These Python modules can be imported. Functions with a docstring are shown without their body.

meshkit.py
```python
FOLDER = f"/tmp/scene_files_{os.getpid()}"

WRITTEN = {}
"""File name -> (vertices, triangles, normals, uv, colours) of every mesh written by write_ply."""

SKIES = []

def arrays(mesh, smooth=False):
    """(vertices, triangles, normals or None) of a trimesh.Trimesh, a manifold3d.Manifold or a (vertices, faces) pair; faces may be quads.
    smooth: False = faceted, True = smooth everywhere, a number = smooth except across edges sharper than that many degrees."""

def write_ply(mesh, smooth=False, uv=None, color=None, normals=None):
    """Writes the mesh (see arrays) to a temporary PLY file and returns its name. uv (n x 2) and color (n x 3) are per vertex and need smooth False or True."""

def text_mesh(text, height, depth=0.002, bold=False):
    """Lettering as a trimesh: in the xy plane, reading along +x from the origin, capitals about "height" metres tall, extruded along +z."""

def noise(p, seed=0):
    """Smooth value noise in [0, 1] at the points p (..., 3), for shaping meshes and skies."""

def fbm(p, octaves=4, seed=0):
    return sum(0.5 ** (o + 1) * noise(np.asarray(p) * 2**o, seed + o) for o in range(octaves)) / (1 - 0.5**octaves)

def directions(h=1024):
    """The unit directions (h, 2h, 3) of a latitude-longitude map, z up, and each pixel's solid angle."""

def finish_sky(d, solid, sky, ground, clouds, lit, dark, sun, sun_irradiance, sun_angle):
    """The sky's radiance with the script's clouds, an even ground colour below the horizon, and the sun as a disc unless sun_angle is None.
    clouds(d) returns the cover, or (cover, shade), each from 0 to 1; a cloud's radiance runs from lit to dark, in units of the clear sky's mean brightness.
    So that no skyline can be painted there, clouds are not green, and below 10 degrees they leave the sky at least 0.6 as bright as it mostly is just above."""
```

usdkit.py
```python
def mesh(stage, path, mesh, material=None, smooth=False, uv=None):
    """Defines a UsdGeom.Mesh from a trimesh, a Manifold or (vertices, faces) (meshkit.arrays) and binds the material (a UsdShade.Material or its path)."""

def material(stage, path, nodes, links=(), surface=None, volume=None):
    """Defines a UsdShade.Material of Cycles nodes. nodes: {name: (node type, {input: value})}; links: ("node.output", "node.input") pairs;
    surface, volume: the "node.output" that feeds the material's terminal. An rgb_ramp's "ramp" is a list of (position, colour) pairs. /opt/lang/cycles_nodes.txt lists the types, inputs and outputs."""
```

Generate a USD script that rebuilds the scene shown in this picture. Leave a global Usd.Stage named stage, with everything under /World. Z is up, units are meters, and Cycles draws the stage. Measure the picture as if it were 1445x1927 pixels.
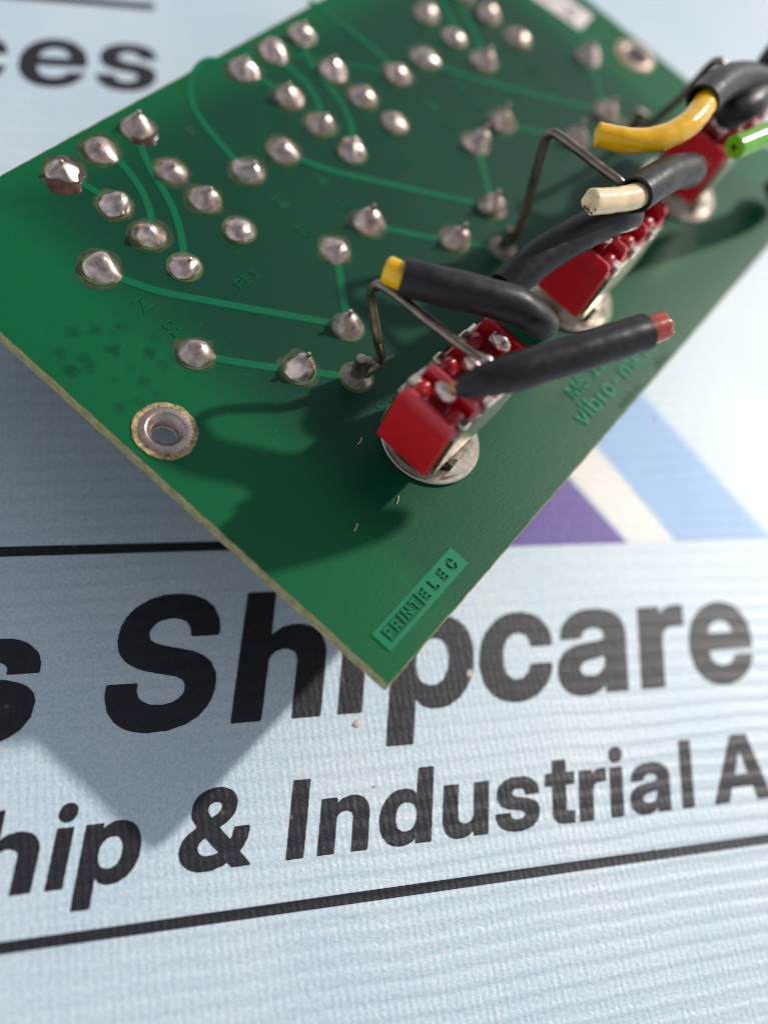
import math, json
import numpy as np
import trimesh
import meshkit, usdkit
from pxr import Usd, UsdGeom, UsdLux, UsdShade, Gf, Sdf
from shapely.geometry import Polygon, Point, LineString, box as sbox
from shapely import affinity
from shapely.ops import unary_union

# ------------------------------------------------------------------ measured data (millimetres, board frame: x along the long edge, y along the short edge, z up)
D = json.loads(r'''{"cam":{"R":[[0.599556,-0.744076,0.294761],[-0.605052,-0.662481,-0.441623],[0.523874,0.086433,-0.847399]],"C":[-42.5618,2.7954,91.9228],"f":1960.0},"pads1":{"A1":[19.49,64.35],"A2":[25.26,64.45],"A3":[31.13,64.5],"B11":[20.85,57.8],"B12":[20.85,52.49],"B13":[20.86,47.05],"B21":[29.64,57.7],"B22":[29.71,52.47],"B23":[29.8,47.0],"C":[13.39,52.28],"D":[36.85,38.19],"E":[29.5,29.97],"F":[13.35,38.3],"G":[20.64,29.82],"H":[25.04,24.93],"K":[7.36,52.45]},"tr1":{"C":[[13.49,52.27],[14.23,50.02],[16.25,46.35],[19.08,42.74],[23.55,37.27],[29.63,30.01]],"D":[[37.33,38.55],[29.63,30.01]],"F":[[13.19,38.31],[16.38,34.33],[20.53,29.61],[25.17,24.71]],"A2":[[25.47,64.61],[25.79,62.57],[25.25,58.93],[24.05,55.99],[22.67,53.97],[20.97,52.61]],"A3":[[31.43,64.86],[29.6,62.53],[27.88,59.04],[26.02,54.12],[23.84,50.52],[20.92,47.14]],"A1":[[19.62,64.49],[21.05,57.92]]},"tr2":{"K":[[37.52,52.66],[37.37,54.86],[38.02,58.95],[38.92,62.43],[40.83,65.32],[43.73,67.37],[46.8,67.93],[50.0,65.14]],"A2":[[55.59,64.82],[55.07,61.84],[54.83,58.38],[53.65,55.34],[51.37,52.83]],"A3":[[61.4,64.74],[58.5,61.09],[57.52,58.37],[56.32,53.64],[54.27,50.09],[51.57,47.4]]},"tr3":{"K":[[67.9,52.56],[67.93,55.17],[68.11,59.66],[67.55,65.99],[67.13,68.55]]},"w":{"A":[[35.65,12.5,14.0],[33.68,13.55,16.0],[32.22,15.41,17.0],[30.52,17.5,17.3],[28.91,19.79,17.3],[27.01,22.47,17.2],[25.43,25.43,16.8]],"Ay":[[26.45,23.33,17.0],[25.43,25.43,16.8],[25.04,27.07,16.5]],"B":[[19.85,13.81,15.8],[21.49,12.58,17.2],[23.77,11.09,18.2],[27.76,8.98,19.0],[32.09,6.84,19.6],[37.72,4.31,20.0]],"Br":[[35.83,5.27,19.8],[37.72,4.31,20.0],[40.08,3.31,20.2]],"C":[[55.77,14.49,16.0],[52.38,15.07,17.2],[48.78,16.06,17.0],[43.52,17.34,16.2],[39.55,17.98,15.2],[35.83,18.18,14.0]],"D":[[68.55,12.73,15.8],[65.78,13.32,17.3],[62.0,14.15,18.6],[57.7,14.58,19.6],[52.82,14.94,20.2]],"Dw":[[57.34,14.36,19.6],[52.68,14.86,20.2],[49.08,16.02,20.8],[45.81,17.4,21.4]],"E":[[90.82,13.39,15.6],[88.84,14.96,17.6],[84.56,16.65,19.2],[78.7,17.52,20.4],[72.53,17.43,21.0]],"Ey":[[76.94,17.35,20.6],[72.31,16.98,21.0],[67.77,16.63,20.8],[63.52,17.64,20.2],[60.2,19.97,19.6],[58.12,23.18,19.0]],"F":[[80.86,15.48,15.3],[81.14,14.88,16.6],[82.93,14.23,17.4],[86.9,13.88,17.2],[91.3,14.13,16.0]],"G":[[74.14,11.32,18.0],[80.79,9.57,18.0],[86.82,7.67,17.6],[93.08,5.08,16.0]],"Gs":[[86.64,7.58,17.6],[93.1,5.11,15.5],[99.01,2.57,9.0],[98.32,3.41,4.0],[96.02,4.5,2.2]],"I":[[92.39,14.41,15.5],[93.8,15.51,17.0],[97.3,15.91,18.5],[105.99,14.86,18.0]]},"lead":[[[25.68,24.33,0.6],[25.91,24.19,1.6],[26.84,23.99,2.4],[25.2,24.66,7.12],[25.2,26.05,9.34],[25.2,27.24,11.49],[25.2,27.5,12.94],[25.2,27.16,13.89],[25.2,26.24,14.25],[25.2,24.09,14.53],[25.2,21.32,14.62],[25.2,18.31,14.91],[25.2,16.31,15.08],[25.3,14.4,15.3],[25.6,13.4,15.2]],[[55.54,25.27,0.6],[55.26,24.75,2.0],[55.26,24.52,3.2],[55.4,24.94,6.35],[55.4,26.03,10.79],[55.4,27.1,15.35],[55.4,27.26,16.75],[55.4,26.8,17.62],[55.4,25.82,17.81],[55.4,23.27,17.98],[55.4,19.87,18.11],[55.4,17.21,18.17],[56.2,15.4,16.2],[56.3,14.3,15.6]],[[90.02,25.74,0.6],[89.41,24.7,2.0],[89.28,23.69,3.4],[86.0,22.39,8.6],[86.0,21.57,12.7],[86.0,21.03,16.92],[86.0,20.79,17.78],[86.0,20.36,18.27],[86.0,19.72,18.11],[86.0,17.96,17.13],[86,15.6,16.2],[86.2,14.3,15.6]]],"spots":[[4.49,48.28],[6.11,46.57],[2.06,48.32],[4.57,44.21],[4.28,42.78],[1.85,44.37],[5.74,40.75],[2.1,42.77],[0.8,46.45],[4.46,38.49],[1.68,38.79],[0.04,5.7],[2.23,1.6],[0.18,1.54],[36.29,60.79]],"dust":[[18.86,19.27],[10.58,13.04],[16.44,12.0],[49.45,-3.18]],"chips":[[2.24,-0.59,0.75],[16.37,-6.69,0.7],[15.49,-35.9,0.3],[-1.76,-6.47,0.25]]}''')
GLYPHS = json.loads(r'''{"c":[166,[[[[8,67],[8,87],[10,100],[15,115],[20,124],[37,143],[50,151],[64,156],[77,158],[95,158],[119,152],[132,145],[144,134],[152,122],[156,112],[158,96],[117,96],[113,108],[105,118],[92,123],[81,123],[74,121],[65,116],[59,109],[55,100],[52,89],[53,60],[61,42],[74,33],[81,31],[92,31],[101,34],[112,45],[116,58],[158,58],[158,50],[155,38],[146,22],[129,7],[111,-1],[96,-4],[76,-4],[55,1],[41,8],[29,18],[18,33],[11,50]]]]],"e":[168,[[[[8,67],[9,95],[12,107],[20,124],[25,131],[41,146],[63,156],[75,158],[93,158],[105,156],[121,150],[133,142],[145,129],[154,113],[158,100],[160,88],[160,66],[50,65],[52,52],[58,40],[67,33],[81,28],[93,28],[107,33],[115,39],[119,48],[158,48],[157,40],[152,29],[138,13],[124,4],[107,-2],[95,-4],[68,-3],[54,1],[38,10],[28,19],[18,33],[11,50]],[[51,95],[52,94],[118,94],[119,99],[112,114],[102,122],[91,125],[79,125],[69,122],[58,114],[53,105]]]]],"s":[155,[[[[8,49],[50,49],[54,38],[60,31],[73,27],[85,27],[92,29],[100,33],[104,41],[104,46],[102,50],[96,55],[85,59],[55,64],[41,68],[25,77],[17,86],[11,102],[12,121],[19,136],[31,147],[43,153],[58,157],[95,157],[110,153],[122,147],[135,135],[139,129],[143,118],[144,105],[104,105],[104,109],[101,117],[94,123],[83,127],[68,126],[61,123],[55,115],[55,107],[62,99],[77,94],[102,90],[120,85],[133,78],[142,69],[147,57],[146,33],[137,17],[125,7],[110,0],[90,-4],[68,-4],[45,1],[28,10],[17,21],[9,37]]]]],"S":[195,[[[[10,71],[54,71],[55,59],[60,48],[70,40],[85,34],[106,33],[120,36],[130,41],[138,50],[140,57],[139,68],[136,74],[132,78],[120,84],[68,96],[51,102],[35,111],[23,123],[18,132],[14,147],[15,169],[21,185],[34,201],[53,213],[77,220],[109,221],[130,217],[150,208],[164,196],[175,178],[179,162],[179,151],[137,151],[134,164],[126,175],[115,181],[104,184],[90,184],[71,178],[62,168],[59,161],[59,154],[63,144],[74,137],[88,132],[140,120],[158,112],[173,100],[183,82],[185,72],[185,55],[181,39],[176,29],[165,16],[148,5],[120,-3],[86,-4],[71,-2],[54,3],[45,7],[32,16],[19,32],[11,54]]]]],"h":[175,[[[[15,218],[59,218],[60,135],[72,147],[82,153],[98,157],[114,157],[134,151],[147,140],[152,133],[158,118],[160,106],[160,0],[116,0],[116,98],[109,113],[94,120],[84,120],[72,116],[64,109],[60,100],[59,0],[15,0]]]]],"i":[73,[[[[12,192],[12,202],[16,211],[21,216],[31,220],[42,220],[50,217],[57,211],[61,202],[61,192],[57,183],[52,178],[42,174],[31,174],[21,178],[14,186]]],[[[15,154],[59,154],[59,0],[15,0]]]]],"p":[179,[[[[15,155],[58,155],[58,138],[59,137],[70,148],[86,156],[96,158],[112,158],[122,156],[138,149],[150,139],[160,125],[168,104],[170,93],[170,62],[168,51],[159,28],[145,11],[126,0],[112,-3],[96,-3],[86,-1],[75,4],[62,18],[59,18],[59,-61],[15,-61]],[[56,73],[60,55],[65,45],[72,38],[87,32],[98,32],[105,34],[115,40],[119,45],[126,63],[127,86],[122,104],[111,118],[102,122],[87,123],[80,121],[72,117],[65,110],[60,100],[57,90]]]]],"a":[165,[[[[9,35],[9,51],[11,60],[19,73],[25,78],[36,84],[49,88],[96,94],[103,96],[107,101],[107,111],[105,116],[97,122],[88,125],[77,125],[65,121],[58,116],[54,105],[14,105],[17,123],[21,131],[32,143],[46,151],[59,155],[72,157],[94,157],[120,151],[132,144],[142,134],[147,124],[150,112],[150,0],[108,0],[108,17],[107,18],[94,5],[81,-1],[71,-3],[53,-3],[42,-1],[28,5],[17,15],[12,24]],[[50,41],[55,32],[64,28],[80,27],[88,29],[97,33],[106,45],[108,52],[108,70],[63,61],[52,53],[50,47]]]]],"n":[175,[[[[15,0],[15,154],[58,154],[59,134],[72,147],[78,151],[98,157],[120,156],[132,152],[140,147],[148,139],[155,127],[160,106],[160,0],[116,0],[116,98],[109,113],[94,120],[84,120],[72,116],[64,109],[60,100],[59,0]]]]],"d":[179,[[[[8,66],[8,89],[14,115],[23,132],[35,145],[42,150],[56,156],[66,158],[83,158],[102,152],[119,137],[120,218],[164,218],[164,0],[121,0],[121,19],[120,20],[108,7],[98,1],[89,-2],[66,-3],[50,1],[36,9],[20,27],[12,45]],[[52,66],[56,52],[61,43],[74,34],[81,32],[91,32],[101,35],[108,39],[116,50],[122,68],[121,92],[119,99],[112,112],[104,118],[91,123],[77,122],[66,117],[61,112],[54,98],[52,89]]]]],"u":[175,[[[[15,155],[59,154],[59,56],[63,45],[70,38],[81,34],[91,34],[105,39],[111,46],[116,59],[116,154],[160,155],[160,0],[117,0],[116,20],[103,7],[97,3],[77,-3],[61,-3],[48,0],[38,5],[28,14],[19,30],[15,48]]]]],"t":[110,[[[[2,121],[2,155],[29,156],[29,197],[72,197],[73,155],[104,155],[104,121],[74,121],[73,120],[73,42],[76,36],[82,34],[104,34],[104,0],[61,1],[48,5],[38,12],[33,19],[29,33],[29,120]]]]],"r":[112,[[[[15,154],[57,154],[57,135],[58,134],[63,142],[76,153],[87,156],[108,156],[108,119],[80,118],[71,114],[64,107],[60,97],[59,0],[15,0]]]]],"l":[84,[[[[20,0],[66,0],[66,218],[20,218]]]]],"&":[194,[[[[8,50],[8,66],[13,82],[19,91],[31,103],[47,115],[30,143],[26,158],[27,179],[31,191],[36,199],[50,212],[63,218],[77,221],[94,221],[105,219],[123,210],[133,200],[139,189],[142,178],[141,158],[139,151],[129,134],[120,125],[102,113],[101,109],[137,69],[144,83],[147,105],[183,105],[183,93],[180,73],[174,55],[164,37],[196,0],[150,0],[137,14],[121,5],[98,-2],[70,-3],[54,0],[34,9],[19,23],[12,35]],[[50,56],[56,43],[64,37],[73,33],[94,33],[101,35],[112,41],[111,45],[70,89],[65,86],[54,75],[50,64]],[[64,161],[70,147],[79,136],[95,146],[103,154],[107,164],[107,171],[104,178],[98,183],[90,186],[82,186],[69,180],[64,169]]]]],"I":[90,[[[[25,0],[75,0],[75,218],[25,218]]]]],"A":[214,[[[[2,4],[78,219],[135,219],[142,203],[207,18],[212,0],[163,0],[148,46],[146,48],[67,48],[65,46],[50,0],[2,0]],[[79,86],[80,84],[135,85],[107,173],[105,172]]]]],"v":[166,[[[[2,155],[47,155],[77,66],[82,47],[84,46],[119,154],[164,155],[162,146],[107,0],[58,1]]]]],"b":[179,[[[[15,218],[59,218],[60,138],[62,138],[72,149],[83,155],[96,158],[112,158],[128,154],[141,147],[150,139],[160,125],[167,108],[170,93],[169,55],[165,41],[159,28],[151,17],[135,4],[123,-1],[112,-3],[90,-2],[72,6],[59,19],[58,0],[15,0]],[[56,75],[60,55],[65,45],[72,38],[87,32],[98,32],[105,34],[116,41],[121,49],[125,59],[127,69],[127,86],[123,102],[119,110],[105,121],[98,123],[87,123],[80,121],[72,117],[63,106],[58,94]]]]],"o":[174,[[[[8,67],[8,87],[11,104],[15,115],[24,130],[43,147],[55,153],[70,157],[103,157],[118,153],[130,147],[138,141],[153,124],[160,110],[164,95],[164,59],[160,44],[152,28],[143,17],[130,7],[118,1],[104,-3],[69,-3],[55,1],[37,11],[29,18],[18,33],[11,50]],[[52,65],[59,45],[72,34],[81,31],[92,31],[105,36],[115,48],[121,65],[121,89],[118,100],[113,110],[104,118],[91,123],[77,122],[68,118],[60,110],[54,97],[52,89]]]]],"-":[193,[[[[47,104],[146,104],[146,69],[47,69]]]]],"m":[265,[[[[15,154],[57,154],[58,132],[76,150],[96,157],[111,157],[129,151],[142,140],[148,130],[163,147],[174,153],[184,156],[205,157],[218,154],[228,149],[241,136],[246,126],[249,115],[250,0],[206,0],[206,100],[202,112],[193,119],[185,122],[176,122],[165,118],[158,112],[154,103],[153,0],[111,0],[111,100],[107,112],[100,118],[90,122],[78,121],[69,117],[64,112],[59,100],[59,0],[15,0]]]]],"P":[189,[[[[16,218],[113,218],[134,214],[153,205],[168,191],[175,180],[180,165],[181,133],[179,124],[172,108],[158,92],[139,81],[126,77],[113,75],[61,74],[61,0],[16,0]],[[61,114],[62,113],[106,113],[118,116],[127,121],[134,130],[138,141],[138,152],[132,167],[120,176],[106,180],[62,180]]]]],"R":[195,[[[[16,218],[122,217],[141,212],[151,207],[168,193],[178,176],[182,163],[182,131],[179,120],[170,104],[159,93],[146,86],[145,83],[188,0],[140,0],[105,69],[100,76],[61,75],[61,0],[16,0]],[[61,113],[62,112],[107,112],[119,115],[127,119],[135,129],[139,139],[139,155],[134,167],[127,174],[113,180],[62,181]]]]],"N":[217,[[[[16,218],[64,218],[156,70],[157,71],[156,218],[201,218],[201,0],[152,1],[89,101],[64,145],[61,147],[60,146],[61,0],[16,0]]]]],"T":[191,[[[[7,179],[7,218],[184,218],[184,179],[118,178],[118,-1],[73,-1],[73,178]]]]],"E":[182,[[[[16,218],[173,218],[173,179],[62,179],[61,178],[62,129],[164,129],[164,91],[61,91],[61,40],[173,39],[173,0],[16,0]]]]],"L":[167,[[[[16,218],[61,218],[61,40],[161,39],[161,0],[16,0]]]]],"C":[217,[[[[9,96],[9,121],[11,136],[14,149],[22,169],[34,187],[45,198],[59,208],[77,216],[102,221],[123,221],[137,219],[153,214],[173,203],[188,189],[197,176],[205,158],[208,141],[163,141],[157,157],[146,171],[135,177],[126,180],[106,181],[90,177],[80,172],[67,159],[60,145],[54,119],[54,98],[57,81],[65,62],[70,54],[80,45],[90,40],[105,36],[126,37],[139,42],[152,52],[160,66],[163,76],[208,76],[207,66],[202,51],[189,29],[173,14],[160,6],[148,1],[123,-4],[94,-3],[67,5],[50,15],[35,29],[22,48],[14,68]]]]],"1":[193,[[[[28,0],[28,36],[81,36],[82,37],[82,175],[76,173],[33,145],[30,145],[30,184],[84,218],[126,218],[126,37],[172,36],[172,0]]]]],"2":[193,[[[[18,154],[23,176],[33,194],[46,207],[64,217],[87,222],[115,221],[133,216],[143,211],[156,201],[166,188],[173,169],[174,145],[169,126],[155,104],[132,81],[82,37],[83,36],[175,36],[175,0],[19,0],[19,33],[98,100],[120,121],[130,138],[132,146],[132,157],[127,171],[119,180],[108,185],[91,186],[77,181],[67,173],[61,160],[59,143],[18,143]]]]],"3":[193,[[[[13,71],[57,71],[58,58],[64,45],[75,36],[90,31],[107,32],[119,37],[130,50],[134,63],[134,74],[132,81],[129,88],[117,98],[102,103],[61,104],[61,131],[95,162],[111,180],[25,181],[25,218],[167,218],[167,182],[111,129],[131,126],[148,120],[156,115],[167,104],[173,93],[177,79],[176,50],[169,32],[155,15],[138,4],[115,-3],[85,-4],[61,1],[45,9],[27,26],[18,42],[15,51]]]]],"4":[193,[[[[7,82],[103,218],[148,218],[55,83],[56,82],[115,82],[116,136],[158,136],[158,83],[187,82],[187,47],[158,46],[158,0],[116,0],[115,47],[7,47]]]]],"5":[193,[[[[16,67],[59,67],[61,54],[66,45],[75,38],[91,32],[107,33],[115,36],[123,41],[130,51],[135,66],[135,79],[130,95],[122,106],[108,113],[91,114],[80,111],[71,107],[64,100],[60,91],[19,91],[25,218],[165,218],[165,182],[65,182],[61,135],[63,133],[74,141],[91,147],[115,148],[134,143],[144,138],[162,122],[167,115],[176,94],[178,83],[178,64],[173,43],[160,22],[143,8],[120,-1],[107,-3],[86,-3],[70,0],[49,9],[36,19],[30,26],[20,44],[16,59]]]]],"D":[210,[[[[16,218],[106,218],[121,216],[141,210],[155,203],[165,196],[181,179],[192,160],[198,141],[201,121],[200,88],[197,73],[188,50],[178,35],[158,17],[141,8],[114,1],[16,0]],[[61,39],[62,38],[100,38],[121,43],[134,50],[143,59],[149,70],[154,86],[156,99],[156,120],[153,137],[149,148],[143,159],[133,169],[119,176],[101,180],[61,179]]]]],"k":[165,[[[[15,218],[59,218],[60,98],[70,106],[113,154],[163,154],[162,151],[105,90],[104,86],[167,0],[116,0],[71,61],[59,49],[59,0],[15,0]]]]],"M":[268,[[[[16,218],[82,218],[114,129],[132,69],[134,67],[136,68],[147,108],[185,217],[252,218],[252,0],[207,0],[207,119],[208,157],[209,158],[208,160],[204,153],[186,93],[152,0],[115,0],[81,94],[62,156],[59,157],[60,0],[16,0]]]]]}''')
HB = 17.9            # height of the board's upper face over the banner
MM = 0.001
stage = Usd.Stage.CreateInMemory()
UsdGeom.SetStageUpAxis(stage, 'Z'); UsdGeom.SetStageMetersPerUnit(stage, 1.0)
UsdGeom.Xform.Define(stage, '/World'); UsdGeom.Scope.Define(stage, '/World/Looks')

# ------------------------------------------------------------------ camera
R, C, F = np.array(D['cam']['R']), np.array(D['cam']['C']), D['cam']['f']
FOCAL, LENS_OPENING, FOCUS_MM = 5.4, 4.2, 109.5
cam = UsdGeom.Camera.Define(stage, '/World/camera')
M = np.eye(4); M[0, :3], M[1, :3], M[2, :3] = R[0], -R[1], -R[2]; M[3, :3] = (C + [0, 0, HB]) * MM
cam.AddTransformOp().Set(Gf.Matrix4d(M.tolist()))
cam.CreateFocalLengthAttr(FOCAL); cam.CreateHorizontalApertureAttr(FOCAL * 1445 / F); cam.CreateVerticalApertureAttr(FOCAL * 1927 / F)
cam.CreateFStopAttr(FOCAL / LENS_OPENING); cam.CreateFocusDistanceAttr(FOCUS_MM * MM)
cam.CreateClippingRangeAttr(Gf.Vec2f(0.002, 1000.0)); cam.CreateExposureAttr(0.0)

# ------------------------------------------------------------------ sun and sky
EL, AZ = math.radians(37.0), math.radians(-16.5)
sun_dir = np.array([math.cos(EL) * math.cos(AZ), math.cos(EL) * math.sin(AZ), math.sin(EL)])
sun = UsdLux.DistantLight.Define(stage, '/World/sun')
sun.CreateIntensityAttr(0.84); sun.CreateAngleAttr(2.2); sun.CreateColorAttr(Gf.Vec3f(1.0, 0.95, 0.88)); sun.CreateNormalizeAttr(True)
zz = sun_dir; xx = np.cross([0, 0, 1.0], zz); xx /= np.linalg.norm(xx); yy = np.cross(zz, xx)
M = np.eye(4); M[0, :3], M[1, :3], M[2, :3] = xx, yy, zz
sun.AddTransformOp().Set(Gf.Matrix4d(M.tolist()))
dome = UsdLux.DomeLight.Define(stage, '/World/sky')
dome.GetPrim().SetCustomDataByKey('kind', 'structure')
sky_mat = usdkit.material(stage, '/World/Looks/sky', {
    's': ('sky_texture', {'sky_type': 'single_scattering', 'sun_disc': False, 'sun_elevation': EL, 'sun_rotation': math.atan2(sun_dir[0], sun_dir[1])}),
    # sky colour washed out and brightened for a more neutral fill light, a little unevenly
    'c': ('texture_coordinate', {}), 'n': ('noise_texture', {'scale': 2.2, 'detail': 4}), 'r': ('map_range', {'from_min': 0.3, 'from_max': 0.7, 'to_min': 0.45, 'to_max': 0.25, 'clamp': True}),
    'h': ('hsv', {'saturation': 0.4, 'value': 1.25}),
    'b': ('background_shader', {'strength': 0.095})}, [('c.generated', 'n.vector'), ('n.fac', 'r.value'), ('r.result', 'h.saturation'), ('s.color', 'h.color'), ('h.color', 'b.color')], surface='b.background')
UsdShade.MaterialBindingAPI.Apply(dome.GetPrim()).Bind(sky_mat)

# ------------------------------------------------------------------ materials
TANG = math.radians(-41.5)
T, N = np.array([math.cos(TANG), math.sin(TANG)]), np.array([-math.sin(TANG), math.cos(TANG)])


def mat(name, color, rough=0.5, metal=0.0, coat=0.0, coat_rough=0.1, var=0.0, var_scale=1.0, bump=0.0, bump_scale=2.0, rough_var=0.0, detail=4, spec=None, stretch=(1, 1, 1), sss=0.0):
    """Principled surface with noise in its colour, roughness and relief; scales are per millimetre."""
    n = {'g': ('geometry', {}), 'mm': ('vector_math', {'math_type': 'multiply', 'vector2': tuple(1000.0 * s for s in stretch)}),
         'p': ('principled_bsdf', {'roughness': rough, 'metallic': metal, 'base_color': color, 'coat_weight': coat, 'coat_roughness': coat_rough})}
    if spec is not None: n['p'][1]['specular_ior_level'] = spec
    if sss: n['p'][1].update({'subsurface_weight': sss, 'subsurface_radius': (0.6, 0.4, 0.3), 'subsurface_scale': 0.001})
    l = [('g.position', 'mm.vector1')]
    if var:
        n['cn'] = ('noise_texture', {'scale': var_scale, 'detail': detail, 'roughness': 0.6})
        lo, hi = [tuple(float(np.clip(c * k, 0, 1)) for c in color) for k in (1 - var, 1 + var)]
        n['cr'] = ('rgb_ramp', {'ramp': [(0.3, lo), (0.7, hi)]})
        l += [('mm.vector', 'cn.vector'), ('cn.fac', 'cr.fac'), ('cr.color', 'p.base_color')]
    if rough_var:
        n['rn'] = ('noise_texture', {'scale': var_scale * 1.7, 'detail': 5})
        n['rm'] = ('map_range', {'from_min': 0.3, 'from_max': 0.7, 'to_min': max(0.02, rough - rough_var), 'to_max': min(1, rough + rough_var), 'clamp': True})
        l += [('mm.vector', 'rn.vector'), ('rn.fac', 'rm.value'), ('rm.result', 'p.roughness')]
    if bump:
        n['bn'] = ('noise_texture', {'scale': bump_scale, 'detail': 4})
        n['b'] = ('bump', {'strength': 1.0, 'distance': bump * MM})
        l += [('mm.vector', 'bn.vector'), ('bn.fac', 'b.height'), ('b.normal', 'p.normal')]
        if coat: l.append(('b.normal', 'p.coat_normal'))
    return usdkit.material(stage, '/World/Looks/' + name, n, l, surface='p.BSDF')


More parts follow.
